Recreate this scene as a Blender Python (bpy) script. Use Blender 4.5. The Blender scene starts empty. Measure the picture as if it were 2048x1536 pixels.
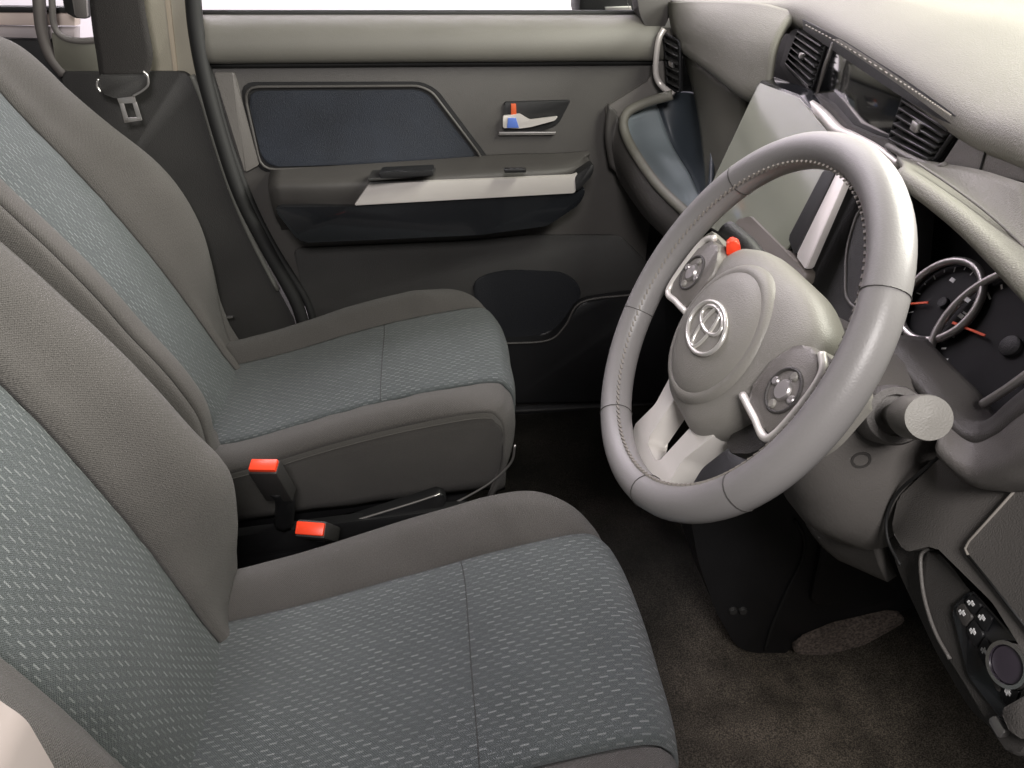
import bpy, bmesh, math, random
from mathutils import Vector, Matrix, noise
V = Vector
random.seed(7)
R = math.radians
scn = bpy.context.scene
C = scn.collection

# ------------------------------------------------------------------ camera
CAM = V((0.0, -0.553, 1.109)); PITCH, YAW, ROLL, FPX = R(32.82), R(6.73), R(0.74), 1439.0
fwd = V((math.sin(YAW)*math.cos(PITCH), math.cos(YAW)*math.cos(PITCH), -math.sin(PITCH)))
r0 = V((math.cos(YAW), -math.sin(YAW), 0)); u0 = r0.cross(fwd)
rgt = r0*math.cos(ROLL) + u0*math.sin(ROLL); upv = u0*math.cos(ROLL) - r0*math.sin(ROLL)
cam = bpy.data.cameras.new('camera'); co = bpy.data.objects.new('camera', cam); C.objects.link(co)
cam.sensor_width = 36; cam.lens = 36*FPX/2048; cam.clip_start = 0.02; cam.clip_end = 60
M = Matrix((rgt, upv, -fwd)).transposed().to_4x4(); M.translation = CAM; co.matrix_world = M
scn.camera = co

# ------------------------------------------------------------------ light
wd = bpy.data.worlds.new('World'); scn.world = wd; wd.use_nodes = True
bg = wd.node_tree.nodes['Background']; bg.inputs[0].default_value = (1.0, 0.97, 0.93, 1); bg.inputs[1].default_value = 0.055
def area(name, loc, aim, sx, sy, power, col):
    l = bpy.data.lights.new(name, 'AREA'); l.shape = 'RECTANGLE'; l.size = sx; l.size_y = sy; l.energy = power; l.color = col
    o = bpy.data.objects.new(name, l); C.objects.link(o); o.location = loc
    o.rotation_euler = (V(aim)-V(loc)).to_track_quat('-Z', 'Y').to_euler(); return o
area('windscreen_daylight', (2.3, 0.45, 1.95), (0.0, 0.3, 0.6), 1.4, 0.8, 112, (1.0, 0.98, 0.90))
area('open_door_daylight', (0.05, -1.30, 2.0), (0.05, 0.15, 0.75), 0.55, 0.4, 27, (1.0, 0.95, 0.93))
area('dash_glare_fill', (0.95, 0.20, 1.75), (0.50, 0.20, 0.9), 0.8, 0.3, 17.0, (1.0, 0.99, 0.86))  # added lamp close above the dash, put in for glare on its top
area('outside_daylight', (-0.2, 1.75, 2.6), (-0.2, 2.3, 1.2), 2.5, 0.4, 75, (1.0, 0.93, 1.0))
scn.view_settings.view_transform = 'Standard'; scn.view_settings.look = 'None'; scn.view_settings.exposure = 0.38
scn.view_settings.gamma = 1; scn.view_settings.use_curve_mapping = False
scn.cycles.use_denoising = True; scn.cycles.max_bounces = 6; scn.cycles.sample_clamp_indirect = 4

# ------------------------------------------------------------------ tracing helpers (a pixel of the 2048 px photograph -> point on a real plane)
def ray(u, v): return fwd + rgt*((u-1024)/FPX) - upv*((v-768)/FPX)
def onp(u, v, p0, n):
    d = ray(u, v); p0 = V(p0); n = V(n); return CAM + d*(((p0-CAM).dot(n))/d.dot(n))
def ax(u, v, i, val):
    d = ray(u, v); return CAM + d*((val-CAM[i])/d[i])
def X(val): return lambda u, v: ax(u, v, 0, val)
def Y(val): return lambda u, v: ax(u, v, 1, val)
def Z(val): return lambda u, v: ax(u, v, 2, val)
def PL(p0, n): return lambda u, v: onp(u, v, p0, n)
def tr(f, pts): return [f(*p) for p in pts]

# ------------------------------------------------------------------ materials
MATS = {}
def mat(name, col, rough=0.6, metal=0.0, spec=0.5, grain=0.0, gscale=400, var=0.0, vscale=8, bump=None, coat=0.0, sheen=0.0, emit=None):
    if name in MATS: return MATS[name]
    m = bpy.data.materials.new(name); m.use_nodes = True; nt = m.node_tree; N = nt.nodes; L = nt.links
    b = N['Principled BSDF']; b.inputs['Base Color'].default_value = (*col, 1); b.inputs['Roughness'].default_value = rough
    b.inputs['Metallic'].default_value = metal; b.inputs['Specular IOR Level'].default_value = spec
    b.inputs['Coat Weight'].default_value = coat; b.inputs['Coat Roughness'].default_value = 0.08
    b.inputs['Sheen Weight'].default_value = sheen
    tc = N.new('ShaderNodeTexCoord')
    if var:
        n1 = N.new('ShaderNodeTexNoise'); n1.inputs['Scale'].default_value = vscale; n1.inputs['Detail'].default_value = 6
        L.new(tc.outputs['Object'], n1.inputs['Vector'])
        mp = N.new('ShaderNodeMapRange'); mp.inputs[1].default_value = 0.3; mp.inputs[2].default_value = 0.7
        mp.inputs[3].default_value = 1-var; mp.inputs[4].default_value = 1+var; L.new(n1.outputs['Fac'], mp.inputs[0])
        mx = N.new('ShaderNodeMix'); mx.data_type = 'RGBA'; mx.blend_type = 'MULTIPLY'; mx.inputs[0].default_value = 1
        mx.inputs[6].default_value = (*col, 1); L.new(mp.outputs[0], mx.inputs[7]); L.new(mx.outputs[2], b.inputs['Base Color'])
        mr = N.new('ShaderNodeMapRange'); mr.inputs[3].default_value = max(0.05, rough-0.08); mr.inputs[4].default_value = min(1, rough+0.08)
        L.new(n1.outputs['Fac'], mr.inputs[0]); L.new(mr.outputs[0], b.inputs['Roughness'])
    if grain:
        n2 = N.new('ShaderNodeTexNoise'); n2.inputs['Scale'].default_value = gscale; n2.inputs['Detail'].default_value = 3
        L.new(tc.outputs['Object'], n2.inputs['Vector'])
        bp = N.new('ShaderNodeBump'); bp.inputs['Strength'].default_value = grain; bp.inputs['Distance'].default_value = 0.002
        L.new(n2.outputs['Fac'], bp.inputs['Height']); L.new(bp.outputs[0], b.inputs['Normal'])
    MATS[name] = m; return m

def fabric(name, col, light, dash):
    """woven seat cloth; dash=True adds the staggered light flecks of the seat centres (UV in metres)"""
    m = bpy.data.materials.new(name); m.use_nodes = True; nt = m.node_tree; N = nt.nodes; L = nt.links
    b = N['Principled BSDF']; b.inputs['Roughness'].default_value = 0.92; b.inputs['Specular IOR Level'].default_value = 0.15
    b.inputs['Sheen Weight'].default_value = 0.12; b.inputs['Sheen Roughness'].default_value = 0.5
    uv = N.new('ShaderNodeUVMap'); uv.uv_map = 'UVMap'; sp = N.new('ShaderNodeSeparateXYZ'); L.new(uv.outputs[0], sp.inputs[0])
    def mth(op, a, bb=None, c=None):
        n = N.new('ShaderNodeMath'); n.operation = op
        for i, x in enumerate((a, bb, c)):
            if x is None: continue
            if isinstance(x, (int, float)): n.inputs[i].default_value = x
            else: L.new(x, n.inputs[i])
        return n.outputs[0]
    nz = N.new('ShaderNodeTexNoise'); nz.inputs['Scale'].default_value = 9; nz.inputs['Detail'].default_value = 5; L.new(uv.outputs[0], nz.inputs['Vector'])
    nf = N.new('ShaderNodeTexNoise'); nf.inputs['Scale'].default_value = 700; nf.inputs['Detail'].default_value = 2; L.new(uv.outputs[0], nf.inputs['Vector'])
    wv = mth('MULTIPLY', mth('SINE', mth('MULTIPLY', sp.outputs[0], 2*math.pi/0.0026)), mth('SINE', mth('MULTIPLY', sp.outputs[1], 2*math.pi/0.0026)))
    fac = mth('ADD', mth('MULTIPLY_ADD', nz.outputs['Fac'], 0.35, 0.83), mth('MULTIPLY', mth('SUBTRACT', nf.outputs['Fac'], 0.5), 1.4))
    mx = N.new('ShaderNodeMix'); mx.data_type = 'RGBA'; mx.blend_type = 'MULTIPLY'; mx.inputs[0].default_value = 1; mx.inputs[6].default_value = (*col, 1)
    L.new(fac, mx.inputs[7]); out = mx.outputs[2]; h = mth('ADD', mth('MULTIPLY', wv, 0.25), nf.outputs['Fac'])
    if dash:
        row = mth('DIVIDE', sp.outputs[0], 0.0060); ri = mth('FLOOR', row); rf = mth('FRACT', row)
        colv = mth('ADD', mth('DIVIDE', sp.outputs[1], 0.0180), mth('ADD', mth('MULTIPLY', ri, 0.5), mth('MULTIPLY', mth('SINE', mth('MULTIPLY', ri, 12.9)), 0.12)))
        cf = mth('FRACT', colv)
        mk = mth('MULTIPLY', mth('LESS_THAN', cf, 0.52), mth('LESS_THAN', mth('ABSOLUTE', mth('SUBTRACT', rf, 0.5)), 0.15))
        wn = N.new('ShaderNodeTexWhiteNoise'); wn.noise_dimensions = '2D'; cb = N.new('ShaderNodeCombineXYZ')
        L.new(ri, cb.inputs[0]); L.new(mth('FLOOR', colv), cb.inputs[1]); L.new(cb.outputs[0], wn.inputs['Vector'])
        mk2 = mth('MULTIPLY', mk, mth('MULTIPLY_ADD', wn.outputs['Value'], 0.8, 0.15))
        m2 = N.new('ShaderNodeMix'); m2.data_type = 'RGBA'; L.new(mk2, m2.inputs[0]); L.new(out, m2.inputs[6]); m2.inputs[7].default_value = (*light, 1)
        out = m2.outputs[2]; h = mth('ADD', h, mth('MULTIPLY', mk, 0.8))
    L.new(out, b.inputs['Base Color'])
    bp = N.new('ShaderNodeBump'); bp.inputs['Strength'].default_value = 0.8; bp.inputs['Distance'].default_value = 0.002
    L.new(h, bp.inputs['Height']); L.new(bp.outputs[0], b.inputs['Normal'])
    return m

F_IN = fabric('insert_cloth', (0.073, 0.082, 0.084), (0.200, 0.212, 0.213), True)
F_SD = fabric('side_cloth', (0.066, 0.062, 0.058), (0.3, 0.3, 0.3), False)
F_BO = fabric('bolster_cloth', (0.076, 0.071, 0.067), (0.3, 0.3, 0.3), False)
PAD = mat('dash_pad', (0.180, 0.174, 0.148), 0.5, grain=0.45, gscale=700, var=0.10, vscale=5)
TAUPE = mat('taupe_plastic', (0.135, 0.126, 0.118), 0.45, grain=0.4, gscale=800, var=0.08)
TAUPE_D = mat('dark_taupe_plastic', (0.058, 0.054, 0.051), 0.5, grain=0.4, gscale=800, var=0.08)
GREY_D = mat('dark_grey_plastic', (0.030, 0.029, 0.028), 0.55, grain=0.4, gscale=800, var=0.12)
BLACK = mat('black_plastic', (0.009, 0.009, 0.010), 0.5, grain=0.3, gscale=800, var=0.15)
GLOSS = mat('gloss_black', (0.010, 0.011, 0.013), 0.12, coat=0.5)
NAVY = mat('navy_cloth', (0.016, 0.020, 0.030), 0.5, spec=0.4, grain=0.8, gscale=900, var=0.35, vscale=7)
SILVER = mat('silver_trim', (0.74, 0.70, 0.67), 0.3, metal=0.35, var=0.04)
CHROME = mat('chrome', (0.85, 0.85, 0.86), 0.12, metal=1.0)
SATIN = mat('satin_metal', (0.55, 0.53, 0.52), 0.35, metal=0.9)
LEATHER = mat('wheel_leather', (0.235, 0.226, 0.223), 0.4, grain=0.10, gscale=700, var=0.05)
HUBP = mat('hub_plastic', (0.235, 0.225, 0.203), 0.42, grain=0.25, gscale=800, var=0.05)
RUBBER = mat('black_rubber', (0.010, 0.010, 0.010), 0.65, var=0.2)
RED = mat('red_plastic', (0.85, 0.06, 0.02), 0.35)
REDN = mat('red_needle', (0.95, 0.11, 0.03), 0.4)
WEB = mat('belt_webbing', (0.016, 0.014, 0.013), 0.75, grain=0.6, gscale=700, var=0.15)
CREAM = mat('pillar_trim', (0.36, 0.335, 0.27), 0.6, grain=0.3, gscale=800, var=0.06)
STITCH = mat('stitch_thread', (0.26, 0.24, 0.215), 0.8)
WHITE = mat('white_print', (0.75, 0.75, 0.75), 0.6)
BLUEGL = mat('tray_blue_grey', (0.10, 0.125, 0.138), 0.5, spec=0.5, grain=0.3, gscale=700, var=0.06)
PAINT = mat('pale_body_paint', (0.26, 0.225, 0.215), 0.3, coat=0.3, var=0.04)
PURPLE = mat('start_button_face', (0.055, 0.045, 0.060), 0.3)

# ------------------------------------------------------------------ mesh helpers
def link(name, me, m, parent=None, smooth=True):
    me.materials.append(m) if m else None
    if smooth:
        for p in me.polygons: p.use_smooth = True
    o = bpy.data.objects.new(name, me); C.objects.link(o)
    if parent is not None:
        o.parent = parent
        if parent.type == 'EMPTY': o.matrix_parent_inverse = Matrix.Translation(-parent.location)
    return o
def thing(name, label, cat, loc, group=None):
    o = bpy.data.objects.new(name, None); C.objects.link(o); o.location = V(loc); o.empty_display_size = 0.05
    return tag(o, label, cat, group)
def tag(o, label, cat, group=None):
    o['label'] = label; o['category'] = cat
    if group: o['group'] = group
    return o
def struct(o): o['kind'] = 'structure'; return o
def from_bm(name, bm, m, parent, smooth=True, sharp=35):
    me = bpy.data.meshes.new(name); bmesh.ops.recalc_face_normals(bm, faces=bm.faces); bm.to_mesh(me); bm.free()
    o = link(name, me, m, parent, smooth)
    if smooth:
        try: me.set_sharp_from_angle(angle=R(sharp))
        except Exception: pass
    return o
def roundpoly(pts, r, n=4):
    out = []; k = len(pts)
    for i in range(k):
        a, b, c = pts[i-1], pts[i], pts[(i+1) % k]
        la, lc = (a-b).length, (c-b).length; d = min(r, la*0.45, lc*0.45)
        p, q = b+(a-b).normalized()*d, b+(c-b).normalized()*d
        for j in range(n+1):
            t = j/n; out.append(p*(1-t)**2 + b*2*t*(1-t) + q*t*t)
    return out
def prism(name, pts, ext, m, parent, bevel=0.003, rnd=0.0, seg=2, smooth=True):
    """a slab: the outline and the same outline moved by ext, edges rounded"""
    if rnd: pts = roundpoly(pts, rnd)
    ext = V(ext); bm = bmesh.new(); n = len(pts)
    a = [bm.verts.new(p) for p in pts]; b = [bm.verts.new(p+ext) for p in pts]
    fa = bm.faces.new(a); fb = bm.faces.new(b[::-1])
    for i in range(n): bm.faces.new((a[i], b[i], b[(i+1) % n], a[(i+1) % n]))
    if bevel:
        ed = list(fa.edges)+list(fb.edges)
        try: bmesh.ops.bevel(bm, geom=ed, offset=bevel, segments=seg, affect='EDGES', profile=0.5, clamp_overlap=True)
        except Exception: pass
    return from_bm(name, bm, m, parent, smooth)
def cr(pts, n):
    """Catmull-Rom through the points"""
    P = [pts[0]*2-pts[1]] + list(pts) + [pts[-1]*2-pts[-2]]; out = []
    for i in range(1, len(P)-2):
        for j in range(n):
            t = j/n; a, b, c, d = P[i-1], P[i], P[i+1], P[i+2]
            out.append(0.5*((2*b) + (c-a)*t + (2*a-5*b+4*c-d)*t*t + (3*b-a-3*c+d)*t**3))
    out.append(P[-2]); return out
def grid(name, rows, m, parent, uv=None, thick=0.0, closed=False):
    """surface through a grid of points; thick adds a real back side"""
    nr, nc = len(rows), len(rows[0]); vs = [p for r in rows for p in r]; fs = []
    for i in range(nr-1):
        for j in range(nc if closed else nc-1):
            k = (j+1) % nc; fs.append((i*nc+j, i*nc+k, (i+1)*nc+k, (i+1)*nc+j))
    me = bpy.data.meshes.new(name); me.from_pydata([tuple(v) for v in vs], [], fs)
    if uv:
        lay = me.uv_layers.new(name='UVMap')
        for lp in me.loops: lay.data[lp.index].uv = uv[lp.vertex_index]
    o = link(name, me, m, parent)
    if thick:
        s = o.modifiers.new('thickness', 'SOLIDIFY'); s.thickness = thick; s.offset = -1
    return o
def loft(name, rows, m, parent, nu=6, nv=6, thick=0.01, flip=False):
    rr = [cr(r, nu) for r in rows]; cols = [cr([r[j] for r in rr], nv) for j in range(len(rr[0]))]
    g = [[cols[j][i] for j in range(len(cols))] for i in range(len(cols[0]))]
    if flip: g = [r[::-1] for r in g]
    return grid(name, g, m, parent, thick=thick)
def tube(name, pts, r, m, parent, closed=False, ns=10, ell=1.0, ref=None):
    n = len(pts); rows = []; prev = None
    for i, p in enumerate(pts):
        if closed: t = (pts[(i+1) % n]-pts[i-1]).normalized()
        else: t = (pts[min(i+1, n-1)]-pts[max(i-1, 0)]).normalized()
        if ref is not None: a = ref - t*ref.dot(t)
        elif prev is None: a = t.orthogonal()
        else: a = prev - t*prev.dot(t)
        a.normalize(); prev = a; b = t.cross(a); rad = r[i] if isinstance(r, (list, tuple)) else r
        rows.append([p + a*(math.cos(2*math.pi*k/ns)*rad*ell) + b*(math.sin(2*math.pi*k/ns)*rad) for k in range(ns)])
    if closed: rows.append(rows[0])
    o = grid(name, rows, m, parent, closed=True)
    if not closed:
        bm = bmesh.new(); bm.from_mesh(o.data); bm.verts.ensure_lookup_table()
        bm.faces.new([bm.verts[k] for k in range(ns)][::-1]); bm.faces.new([bm.verts[(n-1)*ns+k] for k in range(ns)])
        bmesh.ops.recalc_face_normals(bm, faces=bm.faces); bm.to_mesh(o.data); bm.free()
        for p in o.data.polygons: p.use_smooth = True
    return o
def smoothline(pts, n=6): return cr(pts, n)
def box(name, c, axs, half, m, parent, bevel=0.002, seg=2):
    a, b, d = [V(x) for x in axs]; c = V(c)
    pts = [c+a*(sx*half[0])+b*(sy*half[1])-d*half[2] for sx, sy in ((-1, -1), (1, -1), (1, 1), (-1, 1))]
    bm = bmesh.new(); lo = [bm.verts.new(p) for p in pts]; hi = [bm.verts.new(p+d*2*half[2]) for p in pts]
    bm.faces.new(lo[::-1]); bm.faces.new(hi)
    for i in range(4): bm.faces.new((lo[i], lo[(i+1) % 4], hi[(i+1) % 4], hi[i]))
    if bevel: bmesh.ops.bevel(bm, geom=bm.edges[:], offset=bevel, segments=seg, affect='EDGES', profile=0.5, clamp_overlap=True)
    return from_bm(name, bm, m, parent)
def lathe(name, c, axis, prof, m, parent, n=32, ell=(1, 1), ua=None):
    """prof: (radius, height along axis)"""
    axis = V(axis).normalized(); a = (ua - axis*ua.dot(axis)).normalized() if ua is not None else axis.orthogonal().normalized(); b = axis.cross(a); c = V(c)
    rows = [[c + axis*h + a*(math.cos(2*math.pi*k/n)*r*ell[0]) + b*(math.sin(2*math.pi*k/n)*r*ell[1]) for k in range(n)] for r, h in prof]
    o = grid(name, rows, m, parent, closed=True)
    try: o.data.set_sharp_from_angle(angle=R(40))
    except Exception: pass
    return o

# ================================================================== setting
def carpet_mat():
    m = bpy.data.materials.new('carpet'); m.use_nodes = True; N = m.node_tree.nodes; L = m.node_tree.links; b = N['Principled BSDF']
    b.inputs['Roughness'].default_value = 1; b.inputs['Specular IOR Level'].default_value = 0.1; tc = N.new('ShaderNodeTexCoord')
    n1 = N.new('ShaderNodeTexNoise'); n1.inputs['Scale'].default_value = 5; n1.inputs['Detail'].default_value = 6; L.new(tc.outputs['Object'], n1.inputs[0])
    r1 = N.new('ShaderNodeValToRGB'); r1.color_ramp.elements[0].position = 0.35; r1.color_ramp.elements[0].color = (0.008, 0.008, 0.007, 1)
    r1.color_ramp.elements[1].position = 0.75; r1.color_ramp.elements[1].color = (0.036, 0.033, 0.029, 1); L.new(n1.outputs['Fac'], r1.inputs[0])
    n2 = N.new('ShaderNodeTexNoise'); n2.inputs['Scale'].default_value = 480; n2.inputs['Detail'].default_value = 4; L.new(tc.outputs['Object'], n2.inputs[0])
    r2 = N.new('ShaderNodeValToRGB'); r2.color_ramp.elements[0].position = 0.40; r2.color_ramp.elements[0].color = (0.45, 0.45, 0.45, 1)
    r2.color_ramp.elements[1].position = 0.72; r2.color_ramp.elements[1].color = (1.9, 1.85, 1.75, 1); L.new(n2.outputs['Fac'], r2.inputs[0])
    mx = N.new('ShaderNodeMix'); mx.data_type = 'RGBA'; mx.blend_type = 'MULTIPLY'; mx.inputs[0].default_value = 1
    vd = N.new('ShaderNodeVectorMath'); vd.operation = 'DISTANCE'; L.new(tc.outputs['Object'], vd.inputs[0]); vd.inputs[1].default_value = (0.56, 0.06, 0.0)
    wr = N.new('ShaderNodeMapRange'); wr.inputs[1].default_value = 0.30; wr.inputs[2].default_value = 0.04; wr.inputs[3].default_value = 0; wr.inputs[4].default_value = 0.75; L.new(vd.outputs['Value'], wr.inputs[0])
    n3 = N.new('ShaderNodeTexNoise'); n3.inputs['Scale'].default_value = 22; n3.inputs['Detail'].default_value = 6; L.new(tc.outputs['Object'], n3.inputs[0])
    wm = N.new('ShaderNodeMath'); wm.operation = 'MULTIPLY'; L.new(wr.outputs[0], wm.inputs[0]); L.new(n3.outputs['Fac'], wm.inputs[1])
    m3 = N.new('ShaderNodeMix'); m3.data_type = 'RGBA'; L.new(wm.outputs[0], m3.inputs[0]); L.new(r1.outputs[0], m3.inputs[6]); m3.inputs[7].default_value = (0.26, 0.225, 0.185, 1)
    L.new(m3.outputs[2], mx.inputs[6]); L.new(r2.outputs[0], mx.inputs[7]); L.new(mx.outputs[2], b.inputs['Base Color'])
    bp = N.new('ShaderNodeBump'); bp.inputs['Strength'].default_value = 0.9; bp.inputs['Distance'].default_value = 0.004
    L.new(n2.outputs['Fac'], bp.inputs['Height']); L.new(bp.outputs[0], b.inputs['Normal']); return m
CARPET = carpet_mat()
# cabin floor: dips in the footwells, rises a little over the tunnel and towards the toe board
rows = []
for i in range(46):
    x = -0.95 + i*(1.92/45); row = []
    for j in range(44):
        y = -0.42 + j*(1.44/43)
        z = 0.05*math.exp(-((y-0.36)/0.10)**2) + max(0, x-0.62)**2*1.6 + 0.006*math.sin(9*x+3*y)*math.sin(7*y)
        row.append(V((x, y, z-0.004)))
    rows.append(row)
fl = grid('floor', rows, CARPET, None, thick=0.02); struct(fl)
bk = prism('bulkhead', [V((0.98, -0.6, -0.02)), V((0.98, 1.06, -0.02)), V((0.98, 1.06, 0.95)), V((0.98, -0.6, 0.95))], (0.03, 0, 0), BLACK, None, 0); struct(bk)
kp = prism('kick_wall', [V((0.46, 1.035, -0.02)), V((0.99, 1.035, -0.02)), V((0.99, 1.035, 0.93)), V((0.46, 1.035, 0.86))], (0, 0.02, 0), BLACK, None, 0); struct(kp)
# pale wall beyond the far window, and the ground it stands on
wl_ = mat('pale_wall', (0.86, 0.80, 0.86), 0.8, var=0.03, vscale=2)
ow = prism('background_wall', [V((-4, 2.4, -0.5)), V((4, 2.4, -0.5)), V((4, 2.4, 2.6)), V((-4, 2.4, 2.6))], (0, 0.1, 0), wl_, None, 0); struct(ow)
og = prism('ground', [V((-4, -3, -0.5)), V((4, -3, -0.5)), V((4, 4, -0.5)), V((-4, 4, -0.5))], (0, 0, -0.1), mat('asphalt', (0.06, 0.06, 0.06), 0.9, grain=0.4, gscale=120), None, 0); struct(og)

# ================================================================== seats
def puck(l, s_, seam):
    a = abs(l); e = math.exp(-((a-seam-0.018)/0.022)**2)*min(1, max(0, (a-seam)/0.006)) if a > seam else math.exp(-((seam-a)/0.02)**2)*min(1, (seam-a)/0.006)
    return 0.0024*e*noise.noise(V((s_*34, l*9, y0_[0]))) + 0.0022*noise.noise(V((l*13, s_*11, y0_[0]+5))) *min(1, abs(a-seam)/0.01)
y0_ = [0.0]
def make_seat(name, label, y0, base, xf, lean, tlen, bulges, front_z=0.398):
    xr, zb = base; y0_[0] = y0*7
    t = thing(name, label, 'car seat', (xr, y0, 0))
    zr = 0.275
    spine = [V((xr-0.10, 0, zr-0.015)), V((xr, 0, zr)), V((xr+0.13, 0, zr+0.028)), V((xr+0.28, 0, zr+0.070)), V((xr+0.41, 0, front_z-0.018)),
             V((xf-0.045, 0, front_z+0.001)), V((xf-0.011, 0, front_z-0.014)), V((xf, 0, front_z-0.050)), V((xf-0.006, 0, front_z-0.12)), V((xf-0.03, 0, front_z-0.20))]
    sp = cr(spine, 14)
    arc = [0.0]
    for i in range(1, len(sp)): arc.append(arc[-1]+(sp[i]-sp[i-1]).length)
    tot = arc[-1]
    def nrm(i):
        tg = sp[min(i+1, len(sp)-1)]-sp[max(i-1, 0)]; return V((-tg.z, 0, tg.x)).normalized()
    def cpoint(i, l, h):
        q = sp[i] + nrm(i)*h; k = abs(l)/0.25
        x = xr + (q.x-xr)*(1-(0.16 if l > 0 else 0.05)*k**4) if q.x > xr else q.x
        return V((x, y0+l, q.z))
    def bfac(i):                                                     # the bolster flattens at the front roll
        s = arc[i]/tot; return 1.0 if s < 0.64 else max(0.35, 1-(s-0.64)/0.14*0.65)
    def cush(nm, prof, m):
        rows, uv = [], []
        for i in range(len(sp)):
            b = bfac(i); row = []
            for l, h in prof:
                hh = h*b if h > 0 else h*max(0.10, min(1, nrm(i).z*1.05))
                row.append(cpoint(i, l, hh+puck(l, arc[i], 0.150))); uv.append((l, arc[i]))
            rows.append(row)
        return grid(nm, rows, m, t, uv=uv, thick=0.006)
    ins = [(-0.150+0.300*k/24, 0.010*(1-(abs(-1+2*k/24))**2)-0.004*(abs(-1+2*k/24))**8) for k in range(25)]
    cc_ = cush('cushion_centre', ins, F_IN)
    def bol(sd):
        base_ = [V((0.150, -0.005, 0)), V((0.158, 0.004, 0)), V((0.178, 0.017, 0)), V((0.203, 0.027, 0)), V((0.226, 0.024, 0)), V((0.243, 0.008, 0)), V((0.252, -0.022, 0)), V((0.254, -0.07, 0)), V((0.250, -0.13, 0)), V((0.240, -0.165, 0))]
        p = [(sd*q.x, q.y) for q in cr(base_, 3)]; return p if sd < 0 else p[::-1]
    for sd in (-1, 1):
        p = bol(sd); p = p if sd < 0 else p[::-1]
        a_, b_ = p[:17], p[16:]
        cush('cushion_bolster', a_ if sd < 0 else a_[::-1], F_BO); 
        rows, uv = [], []
        for i in range(len(sp)):
            l0, h0 = p[16]; hh = h0*bfac(i) if h0 > 0 else h0*max(0.10, min(1, nrm(i).z*1.05))
            top = cpoint(i, l0, hh); zb_ = 0.165+0.045*min(1, max(0, (top.x-xr)/(xf-xr))); dz = max(0.002, top.z-zb_)
            rw = [V((top.x, top.y+sd*(0.004*math.sin(math.pi*k/6)-0.012*(k/6)**2), top.z-dz*k/6)) for k in range(7)]
            rw = [q_+V((0, 0.003*noise.noise(V((q_.x*12, q_.z*14, y0)))*min(1, k_/2), 0)) for k_, q_ in enumerate(rw)]
            rows.append(rw if sd < 0 else rw[::-1]); uv += [(k*0.03, arc[i]) for k in range(7)]
        grid('cushion_side', rows, F_SD, t, uv=uv, thick=0.004)
        tube('side_piping', [cpoint(i, sd*0.2495, -0.010*max(0.10, min(1, nrm(i).z*1.05))) for i in range(12, len(sp)-28)], 0.0010, F_SD, t, ns=6)
    box('foam_block', (xr+(xf-xr)*0.48, y0, 0.262), ((1, 0, 0.2), (0, 1, 0), (-0.2, 0, 1)), ((xf-xr)*0.46, 0.240, 0.045), F_SD, t, 0.012)
    # seam lines: dark sewn grooves
    for sd in (-1, 1):
        tube('cushion_seam', [cpoint(i, sd*0.151, -0.0035) for i in range(12, len(sp)-12)], 0.0016, RUBBER, t, ns=6)
    # cross seam in the cushion middle (SK lifts it onto the outer skin)
    SK = 0.0004+(0.006 if cc_.data.polygons[len(cc_.data.polygons)//3].normal.z < 0 else 0.0)
    im = min(range(len(sp)), key=lambda i: abs(sp[i].x-(xr+0.345)))
    tube('cross_seam', [cpoint(im, -0.149+0.298*k/20, puck(-0.149+0.298*k/20, arc[im], 0.150)+SK+0.0100*(1-(abs(-1+2*k/20))**2)-0.0035*(abs(-1+2*k/20))**8) for k in range(21)], 0.0008, mat('thread_grey', (0.04, 0.04, 0.04), 0.9), t, ns=5)
    # ---- backrest
    D = V((-math.sin(lean), 0, math.cos(lean))); NF = V((math.cos(lean), 0, math.sin(lean))); B0 = V((xr, 0, zb))
    T = [-0.09+ (tlen+0.09)*k/110 for k in range(111)]
    def bp(tt, l, h):
        lum = 0.014*math.sin(math.pi*min(max(tt, 0)/0.55, 1))
        top = max(0.0, (tt-(tlen-0.11))/0.11); h2 = h+lum - 0.085*top**3
        q = B0 + D*(tt-0.02*top**3) + NF*h2; return V((q.x, y0+l, q.z))
    def wid(tt):                                                      # narrower at the shoulders and at the hips
        a = max(0, (tt-0.32)/(tlen-0.32)); b = max(0, (0.14-tt)/0.23); return 1-0.20*a**1.6-0.06*b*b
    def bb(tt, sd):
        bulge = bulges[0] if sd < 0 else bulges[1]
        n_ = len(bulge); sl = lambda i: 0.0 if i <= 0 or i >= n_-1 else (bulge[i+1][1]-bulge[i-1][1])/(bulge[i+1][0]-bulge[i-1][0])
        for i in range(n_-1):
            (ta, ha), (tb, hb_) = bulge[i], bulge[i+1]
            if tt <= tb or i == n_-2:
                d = tb-ta; f = min(1, max(0, (tt-ta)/d)); f2, f3 = f*f, f**3
                return (2*f3-3*f2+1)*ha + (f3-2*f2+f)*d*sl(i) + (-2*f3+3*f2)*hb_ + (f3-f2)*d*sl(i+1)
    def backp(nm, prof, m):
        rows, uv = [], []
        for tt in T:
            w, b = wid(tt), bb(tt, prof[len(prof)//2][0])
            rows.append([bp(tt, q[0]*w, q[1]*b+q[2]+puck(q[0], tt+2, 0.118)) for q in prof]); uv += [(q[0], tt) for q in prof]
        return grid(nm, rows, m, t, uv=uv, thick=0.006)
    ins2 = [(-0.118+0.236*k/24, 0.0, 0.010*(1-(abs(-1+2*k/24))**2)-0.004*(abs(-1+2*k/24))**8) for k in range(25)]
    backp('backrest_centre', ins2, F_IN)
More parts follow.
